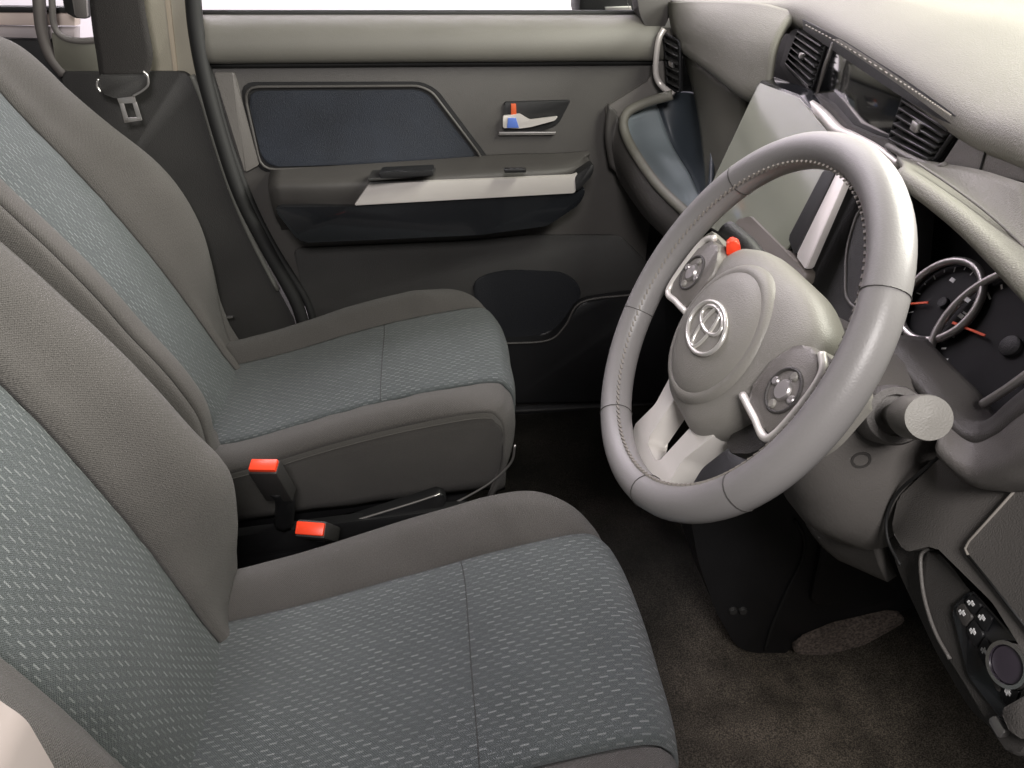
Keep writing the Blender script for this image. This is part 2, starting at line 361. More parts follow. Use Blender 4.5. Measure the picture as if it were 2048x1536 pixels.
    def bol2(sd):
        base_ = [V((0.118, 0.0, -0.005)), V((0.127, 0.08, 0.004)), V((0.150, 0.42, 0.0)), V((0.182, 0.86, 0.0)), V((0.210, 1.0, 0.0)), V((0.236, 0.78, 0.0)), V((0.252, 0.35, -0.01)), V((0.257, 0.05, -0.04)), V((0.250, 0.0, -0.08)), V((0.235, 0.0, -0.105))]
        p = [(sd*q.x, q.y, q.z) for q in cr(base_, 3)]; return p if sd < 0 else p[::-1]
    for sd in (-1, 1):
        p = bol2(sd); p = p if sd < 0 else p[::-1]
        a_, b_ = p[:15], p[14:]
        backp('backrest_bolster', a_ if sd < 0 else a_[::-1], F_BO); backp('backrest_side', b_ if sd < 0 else b_[::-1], F_BO)
    for sd in (-1, 1):
        tube('backrest_seam', [bp(tt, sd*0.119*wid(tt), -0.0035) for tt in T[8:-1]], 0.0016, RUBBER, t, ns=6)
    rows = [[bp(tt, l*wid(tt), -0.105-0.012*(1-(l/0.235)**2)) for l in [0.235-0.47*k/10 for k in range(11)]] for tt in T]
    grid('back_panel', rows, GREY_D, t, thick=0.005)
    prism('top_cap', [bp(tlen, l, h) for l, h in ((-0.19, -0.02), (0.19, -0.02), (0.18, -0.11), (-0.18, -0.11))], D*0.02, F_BO, t, 0.008)
    # ---- base: pan, side shields and slide rails
    box('seat_pan', (xr+(xf-xr)*0.47, y0, 0.195), ((1, 0, 0.2), (0, 1, 0), (-0.2, 0, 1)), ((xf-xr)*0.46, 0.225, 0.035), BLACK, t, 0.01)
    for sd in (-1, 1):
        prism('side_shield', [V((xr-0.06, y0+sd*0.255, 0.10)), V((xf-0.10, y0+sd*0.255, 0.165)), V((xf-0.09, y0+sd*0.255, 0.205)), V((xr-0.02, y0+sd*0.255, 0.165)), V((xr-0.08, y0+sd*0.255, 0.30))], (0, sd*0.022, 0), BLACK, t, 0.006, 0.02)
        box('slide_rail', ((xr+xf)/2-0.02, y0+sd*0.19, 0.065), ((1, 0, 0), (0, 1, 0), (0, 0, 1)), (0.28, 0.02, 0.02), GREY_D, t, 0.003)
        for xx in (xr+0.02, xf-0.12):
            box('leg', (xx, y0+sd*0.19, 0.12), ((1, 0, 0), (0, 1, 0), (0, 0, 1)), (0.025, 0.012, 0.06), BLACK, t, 0.002)
    return t, bp, cpoint
make_seat('driver_seat', 'grey cloth driver seat nearest the camera, behind the steering wheel', 0.0, (-0.325, 0.33), 0.230, R(18.5), 0.66, ([(-0.09, -0.03), (0.0, 0.016), (0.07, 0.052), (0.14, 0.077), (0.21, 0.067), (0.34, 0.049), (0.50, 0.031), (0.66, 0.018)],)*2)
ps, pbp, pcp = make_seat('passenger_seat', 'grey cloth front passenger seat beside the closed far door', 0.71, (-0.455, 0.33), 0.135, R(25.5), 0.71, ([(-0.09, 0.02), (0.06, 0.078), (0.23, 0.076), (0.37, 0.072), (0.47, 0.060), (0.71, 0.03)], [(-0.09, -0.05), (0.05, -0.012), (0.14, 0.035), (0.24, 0.072), (0.35, 0.082), (0.47, 0.056), (0.60, 0.036), (0.71, 0.02)]), 0.392)
tube('front_edge_wire', smoothline(tr(Y(0.455), [(1030, 890), (1022, 925), (985, 962), (940, 990), (895, 1012)])), 0.0022, SATIN, ps, ns=6)
prism('rail_cover', tr(Y(0.442), [(465, 1098), (640, 1062), (880, 985), (895, 1000), (880, 1022), (640, 1112), (465, 1150)]), (0, 0.02, 0), BLACK, ps, 0.004, 0.008)
tube('rail_cover_edge', smoothline(tr(Y(0.440), [(470, 1096), (640, 1060), (800, 1014), (880, 988)])), 0.0022, SATIN, ps, ns=6)
# small bright latch at the hinge side of the passenger backrest
box('recliner_pin', Y(0.955)(450, 634), ((1, 0, 0), (0, 1, 0), (0, 0, 1)), (0.018, 0.004, 0.0022), CHROME, ps, 0.001)

# ================================================================== seat belt buckles
def buckle(px, y, label, w, tilt, stalk):
    p = Y(y)(*px); t = thing('seat_belt_buckle', label, 'buckle', p, 'buckles between the seats')
    a = V((1, -0.12, -0.10)).normalized(); d = V((-0.10, -math.sin(tilt), math.cos(tilt))).normalized(); b = d.cross(a).normalized(); a = b.cross(d)
    box('housing', p-d*0.044, (a, b, d), (w*0.54, 0.0140, 0.046), GREY_D, t, 0.004)
    box('release_button', p+d*0.0035, (a, b, d), (w*0.5, 0.0105, 0.005), RED, t, 0.002)
    tube('stalk', smoothline([p-d*0.065, p-d*0.11, p-d*0.16+V((-0.02, 0, -0.02))]), 0.017, BLACK, t, ns=8)
    return t
buckle((529, 934), 0.385, 'red topped belt buckle upright against the passenger seat side', 0.044, R(18), 0)
buckle((622, 1058), 0.335, 'larger red belt buckle lying by the driver seat cushion edge', 0.046, R(40), 0)

# ================================================================== far front door
door = thing('front_door', 'closed far front door with navy insert, silver trimmed armrest and pale grey top pad', 'car door', (0.05, 1.0, 0.1))
yd = 1.0
Yd = Y(yd)
prism('door_panel', [V((-0.445, yd, 0.875)), V((0.50, yd, 0.875)), V((0.50, yd, 0.02)), V((-0.22, yd, 0.02)), V((-0.30, yd, 0.35)), V((-0.39, yd, 0.62))], (0, 0.03, 0), TAUPE_D, door, 0.003)
prof = [(1.085, 0.944), (1.045, 0.951), (1.012, 0.948), (0.990, 0.935), (0.977, 0.913), (0.974, 0.890), (0.981, 0.874), (1.0, 0.870)]
rows = []
for i in range(25):
    x = -0.432+0.925*i/24; rows.append([V((x, p.x, p.y)) for p in cr([V((a, b, 0)) for a, b in prof], 4)])
grid('top_pad', rows, mat('door_pad', (0.112, 0.107, 0.094), 0.5, grain=0.25, gscale=900, var=0.05), door, thick=0.006)
tube('window_seal', [V((-0.44+0.93*k/10, 1.040, 0.953)) for k in range(11)], 0.006, RUBBER, door, ns=8)
tube('pad_seam', [V((-0.43+0.92*k/10, 0.996, 0.869)) for k in range(11)], 0.006, RUBBER, door, ns=8)
gl = bpy.data.materials.new('window_glass'); gl.use_nodes = True; gb = gl.node_tree.nodes['Principled BSDF']
gb.inputs['Base Color'].default_value = (0.95, 0.97, 0.96, 1); gb.inputs['Roughness'].default_value = 0.02; gb.inputs['Transmission Weight'].default_value = 1; gb.inputs['IOR'].default_value = 1.02; MATS['glass'] = gl
prism('window_pane', [V((-0.42, 1.055, 0.96)), V((0.42, 1.055, 0.96)), V((0.30, 1.075, 1.30)), V((-0.42, 1.075, 1.30))], (0, 0.004, 0), gl, door, 0)
# navy insert with its raised lip
insp = [(492, 182), (835, 180), (858, 190), (960, 322), (528, 334)]
din = prism('insert', tr(Y(0.996), insp), (0, 0.006, 0), NAVY, door, 0.002, 0.03)
tube('insert_lip', roundpoly(tr(Y(0.996), [(486, 174), (838, 172), (864, 184), (972, 326), (522, 340)]), 0.03), 0.0030, TAUPE_D, din, closed=True, ns=8)
prism('insert_shadow_gap', tr(Y(0.9985), [(478, 164), (842, 163), (874, 178), (988, 330), (515, 346)]), (0, 0.004, 0), BLACK, din, 0.001, 0.03)
# rear end of the panel: pinkish upright strip between seal and insert
prism('panel_edge', tr(Y(0.992), [(428, 145), (468, 145), (518, 330), (490, 345)]), (0, 0.01, 0), TAUPE, door, 0.003, 0.004)
# inner handle
dhr = prism('door_handle', tr(Y(0.994), [(1008, 204), (1142, 200), (1118, 246), (1085, 262), (1008, 266)]), (0, 0.008, 0), BLACK, door, 0.002, 0.006)
prism('handle_lever', tr(Y(0.984), [(1006, 232), (1040, 228), (1060, 240), (1116, 233), (1110, 241), (1062, 254), (1040, 257), (1006, 256)]), (0, 0.007, 0), SILVER, dhr, 0.0025, 0.003)
prism('lock_knob', tr(Y(0.986), [(1022, 208), (1032, 208), (1033, 230), (1022, 230)]), (0, 0.006, 0), mat('red_lock', (0.6, 0.10, 0.03), 0.5), dhr, 0.001)
prism('blue_reflection', tr(Y(0.982), [(1016, 236), (1032, 236), (1038, 256), (1014, 256)]), (0, 0.004, 0), mat('reflection_blue', (0.10, 0.18, 0.55), 0.3), dhr, 0.001)  # blue chip painting a reflection on the handle
prism('handle_sill', tr(Y(0.990), [(998, 264), (1112, 264), (1110, 270), (998, 271)]), (0, 0.008, 0), SATIN, dhr, 0.0015)
# armrest: lofted shelf with its curled front end
def armsec(x, yo, zt, zb):
    return [V((x, 1.0, zt+0.012)), V((x, (1.0+yo)/2, zt+0.006)), V((x, yo+0.012, zt)), V((x, yo, zt-0.012)), V((x, yo+0.004, zt-0.045)), V((x, yo+0.02, zb+0.03)), V((x, yo+0.05, zb)), V((x, 1.0, zb-0.012))]
secs = [armsec(-0.33, 0.945, 0.655, 0.545), armsec(-0.20, 0.925, 0.660, 0.545), armsec(-0.02, 0.918, 0.668, 0.548), armsec(0.16, 0.918, 0.676, 0.556), armsec(0.26, 0.926, 0.676, 0.570), armsec(0.315, 0.950, 0.678, 0.598), armsec(0.345, 0.985, 0.680, 0.635)]
arm = loft('armrest', secs, TAUPE_D, door, 5, 5, 0.006)
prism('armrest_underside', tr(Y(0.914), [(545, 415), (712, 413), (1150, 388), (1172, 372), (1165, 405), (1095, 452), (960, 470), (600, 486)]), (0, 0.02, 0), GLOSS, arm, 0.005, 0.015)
prism('silver_trim', tr(Y(0.908), [(738, 368), (1145, 352), (1160, 346), (1150, 386), (708, 411)]), (0, 0.012, 0), SILVER, arm, 0.003, 0.004)
prism('armrest_cap', tr(Y(0.906), [(1150, 352), (1188, 326), (1186, 350), (1152, 386)]), (0, 0.03, 0), BLACK, arm, 0.004, 0.008)
prism('switch_base', tr(Z(0.676), [(745, 344), (872, 338), (868, 352), (735, 362)]), (0, 0, 0.004), GREY_D, arm, 0.001, 0.004)
prism('window_switch', tr(Z(0.690), [(765, 334), (868, 329), (866, 341), (758, 346)]), (0, 0, -0.010), BLACK, arm, 0.002, 0.003)
box('lock_switch', Z(0.686)(1030, 340), ((1, 0, 0), (0, 1, 0), (0, 0, 1)), (0.022, 0.007, 0.004), BLACK, arm, 0.002)
# lower pocket
poc = [(1000, 688), (1098, 682), (1128, 655), (1160, 606), (1250, 592), (1330, 590), (1330, 800), (1000, 806), (430, 860), (430, 720)]
mpk = prism('map_pocket', tr(Y(0.955), poc), (0, 0.03, 0), BLACK, door, 0.004, 0.02)
tube('pocket_lip', smoothline(tr(Y(0.953), [(960, 690), (1010, 687), (1095, 681), (1130, 652), (1162, 605), (1250, 591), (1320, 589)])), 0.0028, TAUPE_D, mpk, ns=8)
prism('lower_panel', tr(Y(0.992), [(585, 497), (930, 482), (1060, 470), (1240, 470), (1330, 560), (1300, 640), (640, 690), (610, 600)]), (0, 0.006, 0), GREY_D, door, 0.003, 0.02)
prism('speaker_recess', tr(Y(0.985), [(940, 560), (1010, 540), (1130, 545), (1165, 575), (1150, 640), (1100, 700), (980, 700)]), (0, 0.006, 0), mat('black_grille', (0.006, 0.007, 0.010), 0.6, grain=0.6, gscale=500), door, 0.002, 0.04)

# sill plate at the foot of the far door
sl = prism('door_sill', [V((-0.45, 0.985, 0.012)), V((0.62, 0.985, 0.012)), V((0.62, 1.06, 0.05)), V((-0.45, 1.06, 0.05))], (0, 0, 0.012), BLACK, None, 0.004)
tag(sl, 'black sill plate along the foot of the far door', 'door sill')
tube('sill_edge', [V((-0.4+0.1*k, 0.984, 0.024)) for k in range(11)], 0.0018, GREY_D, sl, ns=6)

# ================================================================== B pillar, seals, belt, rear door
pil = thing('door_pillar', 'cream and charcoal door pillar trim behind the passenger seat', 'car pillar', Y(1.0)(470, 590))
prism('upper_trim', tr(Y(0.992), [(270, -60), (378, -60), (386, 0), (402, 100), (408, 152), (300, 150)]), (0, 0.03, 0), CREAM, pil, 0.006, 0.006)
prism('upper_rib', tr(Y(0.989), [(322, -60), (334, -60), (356, 148), (346, 148)]), (0, 0.012, 0), mat('pillar_rib', (0.42, 0.36, 0.28), 0.6), pil, 0.003)
prism('lower_trim', tr(Y(0.982), [(120, 143), (372, 143), (398, 175), (425, 270), (478, 420), (560, 585), (590, 640), (600, 760), (420, 760), (200, 420)]), (0, 0.03, 0), GREY_D, pil, 0.006, 0.012)
tube('trim_edge', smoothline(tr(Y(0.980), [(384, 150), (405, 200), (432, 290), (462, 380), (500, 470), (556, 580)])), 0.006, mat('edge_grey', (0.15, 0.15, 0.135), 0.5), pil, ns=8)
ws = thing('weatherstrip', 'black rubber seal running down the rear edge of the front door', 'door seal', Y(0.99)(600, 590))
tube('seal_bulb', smoothline(tr(Y(0.978), [(384, -30), (392, 60), (408, 150), (440, 270), (480, 390), (530, 490), (590, 600), (610, 660)])), 0.0145, RUBBER, ws, ns=10)
tube('seal_flange', smoothline(tr(Y(0.990), [(404, 110), (424, 170), (458, 290), (500, 400), (545, 490), (612, 600), (630, 660)])), 0.009, RUBBER, ws, ns=8)

belt = thing('seat_belt', 'dark belt webbing hanging on the far pillar with its metal tongue', 'seat belt', Y(0.94)(265, 240))
wp = [[(178, -60), (284, -60)], [(180, 0), (288, 0)], [(186, 60), (298, 60)], [(194, 110), (306, 110)], [(200, 152), (298, 152)]]
rows = []
for (a, b) in wp:
    A, B = Y(0.945)(*a), Y(0.945)(*b); rows.append([A.lerp(B, k/4)+V((0, -0.003*math.sin(math.pi*k/4), 0)) for k in range(5)])
loft('webbing', rows, WEB, belt, 2, 5, 0.002)
prism('tongue_cover', tr(Y(0.938), [(194, 150), (294, 148), (293, 176), (268, 192), (230, 197), (202, 186)]), (0, 0.010, 0), GREY_D, belt, 0.003, 0.006)
tube('cover_rim', smoothline(tr(Y(0.935), [(286, 142), (295, 152), (296, 170), (284, 182), (266, 192)])), 0.0022, SATIN, belt, ns=6)
tube('cover_glint', smoothline(tr(Y(0.935), [(196, 158), (194, 172), (201, 184)])), 0.0020, SATIN, belt, ns=6)
for q in ([(232, 192), (268, 188), (272, 206), (238, 208)], [(238, 206), (247, 206), (258, 244), (249, 246)], [(264, 205), (273, 204), (284, 240), (275, 242)], [(249, 236), (279, 234), (283, 241), (251, 246)]):
    prism('tongue_plate', tr(Y(0.940), q), (0, 0.003, 0), SATIN, belt, 0.0008)

rd = thing('rear_door', 'rear door edge with window strips glimpsed behind the belt', 'car door', Y(1.02)(80, 140))
prism('window_sill', tr(Y(1.02), [(-120, 24), (150, 26), (150, 52), (-120, 50)]), (0, 0.03, 0), mat('sill_pink', (0.55, 0.46, 0.42), 0.5, var=0.05), rd, 0.004)
prism('silver_band', tr(Y(1.015), [(-120, 52), (150, 56), (150, 80), (-120, 74)]), (0, 0.03, 0), mat('band_mauve', (0.36, 0.32, 0.33), 0.4, var=0.05), rd, 0.006)
prism('seal_line', tr(Y(1.018), [(-120, 12), (150, 15), (150, 25), (-120, 23)]), (0, 0.03, 0), RUBBER, rd, 0.002)
prism('lower_card', tr(Y(1.01), [(-120, 78), (190, 82), (200, 420), (-120, 300)]), (0, 0.03, 0), BLACK, rd, 0.004)
prism('glass_strip', tr(Y(1.03), [(-120, -80), (150, -80), (150, 14), (-120, 12)]), (0, 0.004, 0), gl, rd, 0)
tube('rubber_loop', smoothline(tr(Y(0.995), [(74, -60), (78, 0), (84, 60), (100, 110), (130, 150)])), 0.011, mat('loop_grey', (0.10, 0.09, 0.085), 0.6), rd, ns=10)
tube('inner_loop', smoothline(tr(Y(0.990), [(100, -60), (104, 0), (108, 50), (126, 74), (160, 82), (196, 80)])), 0.006, TAUPE, rd, ns=8)
prism('corner_trim', tr(Y(0.988), [(102, 62), (128, 80), (200, 84), (200, 146), (150, 150), (112, 130)]), (0, 0.02, 0), mat('corner_green_grey', (0.12, 0.118, 0.095), 0.6, var=0.06), rd, 0.004, 0.006)
prism('catch_block', tr(Y(0.985), [(118, -40), (172, -40), (174, 38), (150, 36), (130, 24)]), (0, 0.02, 0), RUBBER, rd, 0.004, 0.004)
prism('catch_face', tr(Y(0.980), [(138, -40), (170, -40), (174, 36), (150, 34)]), (0, 0.008, 0), TAUPE, rd, 0.003, 0.004)

# mirror housing outside the front of the far window, and the front pillar
mi = thing('side_mirror', 'dark exterior mirror housing outside the far window corner', 'mirror', Y(1.2)(1200, 10))
box('mirror_shell', Y(1.22)(1215, -22), ((1, 0, 0), (0, 1, 0), (0, 0, 1)), (0.075, 0.05, 0.055), BLACK, mi, 0.02)
prism('mirror_glint', tr(Y(1.165), [(1210, 14), (1262, 12), (1264, 22), (1212, 24)]), (0, 0.004, 0), SATIN, mi, 0.001)
ap = prism('windscreen_pillar', tr(Y(0.99), [(1262, -80), (1345, -80), (1345, 20), (1322, 70), (1296, 62), (1280, 30)]), (0, 0.05, 0), TAUPE_D, None, 0.008, 0.01)
tag(ap, 'dark grey windscreen pillar foot where the far door meets the dashboard', 'car pillar')

# ================================================================== dashboard
FPn = ((0.475, 0, 0), (1, -0.167, 0)); FP = PL(*FPn)
def FPo(d): return PL((0.475+d, 0, 0), (1, -0.167, 0))
dash = thing('dashboard', 'grey dashboard under the windscreen with touch screen and open tray at its far end', 'dashboard', (0.6, 0.36, 0.5))
# top pad: from the windscreen foot over the seam to the overhanging lip
lip = tr(FP, [(1600, 30), (1690, 80), (1800, 150), (1900, 220), (1960, 258), (2048, 292)])
lip = [p for p in lip][::-1]
L0 = [V((0.455, -0.30, 0.952)), V((0.462, -0.16, 0.957))] + lip + [Y(0.74)(1520, 18), Y(0.87)(1425, 14), Y(0.99)(1345, 10)]
def row(dx, dz, fx=None):
    out = []
    for p in L0:
        out.append(V((p.x+dx if fx is None else fx, p.y, p.z+dz)))
    return out
r_in = [V((p.x+0.05, p.y, p.z-0.020)) for p in L0]
r_lo = [V((p.x+0.008, p.y, p.z-0.012)) for p in L0]
r_a = [V((p.x+0.012, p.y, p.z+0.014)) for p in L0]
r_b = [V((p.x+0.055, p.y, p.z+0.035)) for p in L0]
r_c = [V((0.63+0.02*p.y, p.y, 1.022)) for p in L0]
r_d = [V((0.80, p.y, 1.030)) for p in L0]
r_e = [V((1.02, p.y, 1.012)) for p in L0]
for k in range(len(L0)-3, len(L0)):
    r_a[k] = L0[k].lerp(r_c[k], 0.15); r_b[k] = L0[k].lerp(r_c[k], 0.5); r_lo[k] = L0[k]+V((0.012, 0, -0.012)); r_in[k] = L0[k]+V((0.05, 0, -0.03))
loft('top_pad', [r_in, r_lo, L0, r_a, r_b, r_c, r_d, r_e], PAD, dash, 5, 5, 0.008)
bm = bmesh.new()
sl_ = smoothline(tr(FPo(-0.010), [(1612, 50), (1690, 93), (1800, 163), (1870, 209), (1904, 232)]), 11)
for a_, b_ in zip(sl_, sl_[1:]):
    d_ = (b_-a_); q_ = d_.normalized().cross(V((1, 0, 0))); e_ = V((-0.0012, 0, 0)); m_ = a_+d_*0.5
    vs = [bm.verts.new(x) for x in (a_-q_*0.0009, m_-q_*0.0009, m_+q_*0.0009, a_+q_*0.0009, a_-q_*0.0005+e_, m_-q_*0.0005+e_, m_+q_*0.0005+e_, a_+q_*0.0005+e_)]
    for f in ((4, 5, 6, 7), (0, 1, 5, 4), (1, 2, 6, 5), (2, 3, 7, 6), (3, 0, 4, 7)): bm.faces.new([vs[i] for i in f])
ps_ = from_bm('pad_stitching', bm, STITCH, dash, False); ps_['kind'] = 'stuff'
prism('fascia_top', tr(FPo(-0.008), [(1604, 38), (1690, 82), (1800, 152), (1880, 208), (1912, 231), (1902, 250), (1870, 234), (1788, 184), (1682, 112), (1606, 60)]), (0.014, 0, 0), BLACK, dash, 0.001)
for k, off in enumerate((0.0, 0.013)):
    tube('top_seam', smoothline([V((0.612+off+0.02*p.y, p.y, 1.0215+0.001*k)) for p in L0], 5), 0.0022, TAUPE_D, dash, ns=6)
for k in range(9):
    box('defroster_slot', V((0.845-0.004*k, 0.93-0.022*k, 1.031)), ((1, 0, 0), (0, 1, 0), (0, 0, 1)), (0.012, 0.006, 0.003), BLACK, dash, 0.001)

# backing behind the fascia
prism('fascia_backing', [V((0.60, -0.32, 0.985)), V((0.66, 0.98, 0.985)), V((0.66, 0.98, 0.45)), V((0.60, -0.32, 0.45))], (0.02, 0, 0), BLACK, dash, 0)
# passenger upper pad: big soft face below the lip, on the far side
def PY(u, v, y): return Y(y)(u, v)
pt_ = [(1345, 6, 0.988), (1425, 10, 0.868), (1520, 14, 0.738), (1596, 34, 0.648)]; pb_ = [(1364, 92, 0.958), (1425, 135, 0.805), (1497, 188, 0.662), (1548, 182, 0.612)]
pu = []
for f in (0.0, 0.25, 0.5, 0.75, 1.0):
    pu.append([PY(*[a_+(b_-a_)*f for a_, b_ in zip(p_, q_)])+V((-0.014, 0, 0.010))*math.sin(math.pi*f)*(0.4 if k_ == 0 else 1) for k_, (p_, q_) in enumerate(zip(pt_, pb_))])
pu.append([p_+V((0.03, 0.01, -0.004)) for p_ in pu[-1]])
ppd = loft('passenger_pad', pu, PAD, dash, 6, 6, 0.01)
tube('passenger_pad_seam', smoothline([PY(1362, 92, 0.950), PY(1423, 137, 0.795), PY(1494, 190, 0.655)], 8), 0.0022, TAUPE, ppd, ns=6)
# lower passenger face, the pad's shade mixed into its grey
pf = [[PY(1372, 100, 0.96), PY(1430, 145, 0.82), PY(1500, 198, 0.68)],
      [PY(1400, 200, 0.90), PY(1440, 240, 0.79), PY(1500, 260, 0.68)],
      [PY(1418, 340, 0.80), PY(1445, 340, 0.74), PY(1470, 350, 0.66)],
      [PY(1420, 400, 0.76), PY(1440, 400, 0.70), PY(1460, 410, 0.64)]]
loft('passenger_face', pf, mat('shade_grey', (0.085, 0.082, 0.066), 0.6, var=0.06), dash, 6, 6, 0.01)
# open tray with pale rim; lit floor and shaded wall painted as two tones
ri_ = [PY(1312, 205, 0.985), PY(1342, 285, 0.955), PY(1380, 350, 0.865), PY(1407, 412, 0.735)]
ro_ = [PY(1250, 234, 0.955), PY(1262, 286, 0.925), PY(1318, 367, 0.81), PY(1390, 438, 0.70)]
tp_ = [PY(1346, 184, 0.985), PY(1398, 192, 0.925), PY(1420, 245, 0.85), PY(1418, 398, 0.70)]
gbl = loft('open_tray', [ro_, [a_.lerp(b_, 0.5)+V((0, 0.006, -0.006)) for a_, b_ in zip(ro_, ri_)], ri_], mat('tray_floor_lit', (0.20, 0.232, 0.248), 0.45, grain=0.2, gscale=700, var=0.05), dash, 6, 6, 0.008)
loft('tray_wall', [ri_, [a_.lerp(b_, 0.12)+V((0.006, 0.006, 0)) for a_, b_ in zip(ri_, tp_)], [a_.lerp(b_, 0.6)+V((0.008, 0.008, 0)) for a_, b_ in zip(ri_, tp_)], tp_], mat('tray_wall_shade', (0.030, 0.038, 0.048), 0.5, var=0.1), gbl, 6, 6, 0.008)
rim = smoothline([PY(1345, 190, 0.930), PY(1290, 206, 0.952), PY(1250, 232, 0.955), PY(1256, 280, 0.93), PY(1312, 366, 0.815), PY(1388, 440, 0.695)], 8)
tube('tray_rim', rim, 0.010, PAD, gbl, ns=8)
kn = [[PY(1215, 205, 0.985), PY(1245, 250, 0.975), PY(1310, 372, 0.83), PY(1395, 450, 0.70)],
      [PY(1212, 260, 0.985), PY(1240, 305, 0.965), PY(1295, 400, 0.83), PY(1385, 480, 0.70)],
      [PY(1222, 330, 0.985), PY(1252, 365, 0.965), PY(1300, 430, 0.85), PY(1372, 500, 0.72)]]
loft('knee_roll', kn, TAUPE_D, dash, 6, 6, 0.012)
prism('dash_end_cap', tr(Y(0.985), [(1318, 60), (1350, 60), (1360, 190), (1345, 195), (1250, 235), (1214, 260), (1212, 215), (1300, 160), (1312, 120)]), (0, 0.03, 0), TAUPE, dash, 0.004, 0.006)

# touch screen on the centre stack, leaning back under the vents
SPn = ((0.535, 0, 0.90), (1, 0, -0.45)); SP = PL(*SPn)
def SPo(d): return PL((0.535+d, 0, 0.90), (1, 0, -0.45))
st = tr(SP, [(1520, 160), (1600, 190), (1700, 300), (1660, 350), (1588, 490), (1568, 515), (1520, 490), (1440, 470), (1390, 440), (1440, 330)])
cst = prism('touch_screen', st, (0.018, 0.0, 0.006), GLOSS, dash, 0.003, 0.006)
sc_ = sum(st, V((0, 0, 0)))/len(st)
prism('screen_glass', [p+(sc_-p)*0.035+V((-0.0022, 0, 0.001)) for p in st], (0.004, 0, 0), mat('screen_glass', (0.235, 0.245, 0.200), 0.12, coat=0.8, var=0.04, vscale=3), cst, 0.0008, 0.005)  # pale base colour stands in for a bright reflection in the glass
prism('screen_edge', tr(SPo(-0.003), [(1648, 338), (1672, 340), (1590, 512), (1576, 476)]), (0.02, 0, 0), RUBBER, cst, 0.002, 0.004)
prism('screen_frame', tr(SPo(-0.006), [(1678, 336), (1700, 336), (1612, 540), (1592, 512)]), (0.009, 0, 0), SILVER, cst, 0.005, 0.004)
prism('screen_foot', tr(SPo(-0.006), [(1470, 440), (1500, 432), (1596, 528), (1614, 552), (1590, 590), (1510, 548)]), (0.014, 0, 0), mat('stack_foot_grey', (0.13, 0.115, 0.10), 0.5, var=0.1), cst, 0.006, 0.008)
for k, (u, v) in enumerate(((1512, 496), (1524, 514), (1536, 527))):
    lathe('foot_button', SPo(-0.0065)(u, v), (-1, 0, 0.45), [(0.0001, 0.004), (0.0035, 0.004), (0.005, 0.002), (0.005, -0.003)], SATIN, cst, 14)
# dark panel between stack and steering column, with a lidded pocket
prism('inner_knee_panel', tr(SPo(0.028), [(1690, 300), (1800, 330), (1820, 420), (1800, 640), (1720, 690), (1600, 640), (1590, 540)]), (0.03, 0, 0), GREY_D, dash, 0.006, 0.01)
pkl = prism('pocket_lid', tr(SPo(0.018), [(1712, 432), (1728, 412), (1800, 390), (1790, 620), (1715, 622), (1690, 596), (1692, 500)]), (0.012, 0, 0), GREY_D, dash, 0.003, 0.02)
tube('pocket_rim', roundpoly(tr(SPo(0.017), [(1712, 432), (1728, 412), (1800, 390), (1790, 620), (1715, 622), (1690, 596), (1692, 500)]), 0.02), 0.0018, TAUPE, pkl, closed=True, ns=6)
# bay between the centre vents
prism('display', tr(FPo(0.004), [(1668, 92), (1818, 168), (1780, 282), (1690, 262), (1636, 190)]), (0.012, 0, 0), mat('display_glass', (0.016, 0.017, 0.018), 0.10, coat=0.8), dash, 0.002, 0.004)
prism('bay_shelf', tr(FPo(-0.004), [(1628, 186), (1660, 208), (1696, 250), (1740, 270), (1784, 284), (1800, 300), (1760, 300), (1690, 272), (1660, 242)]), (0.03, 0, 0), TAUPE_D, dash, 0.003, 0.004)
tube('bay_silver_arc', smoothline(tr(FPo(-0.010), [(1586, 196), (1618, 206), (1648, 232), (1676, 262), (1710, 276), (1760, 300), (1800, 330)])), [0.004+0.004*math.sin(math.pi*min(1, k/30)) for k in range(37)], SILVER, dash, ns=8)
prism('panel_beside_vent', tr(FPo(-0.002), [(1940, 240), (2080, 300), (2080, 372), (1960, 345), (1880, 332)]), (0.03, 0, 0), TAUPE, dash, 0.002)
tube('panel_groove', smoothline(tr(FPo(-0.0025), [(1982, 262), (1972, 300), (1960, 342)])), 0.0012, RUBBER, dash, ns=6)
prism('vent_surround', tr(FPo(0.014), [(1590, 30), (1700, 90), (1830, 170), (1960, 262), (1880, 345), (1780, 300), (1600, 200), (1560, 130)]), (0.012, 0, 0), BLACK, dash, 0)
# cluster hood: cream brow with stitched edge
hb = [FPo(-0.004)(u, v) for u, v in ((1790, 322), (1880, 338), (1960, 348), (2060, 372))]
hm = tr(X(0.44), [(1800, 335), (1880, 380), (1960, 430), (2070, 500)])
he = tr(X(0.418), [(1800, 346), (1872, 398), (1952, 464), (2070, 584)])
hl = [p+V((0.010, 0, -0.006)) for p in he]; hi = [p+V((0.10, 0, -0.015)) for p in he]
chd = loft('cluster_hood', [hb, hm, he, hl, hi], PAD, dash, 6, 5, 0.006)
tube('hood_stitching', smoothline([p+V((0.004, 0, 0.0032)) for p in he], 10), 0.0015, STITCH, chd, ns=6)
tube('hood_seam', smoothline([p+V((0.014, 0, 0.0085)) for p in he], 10), 0.0011, TAUPE, chd, ns=6)
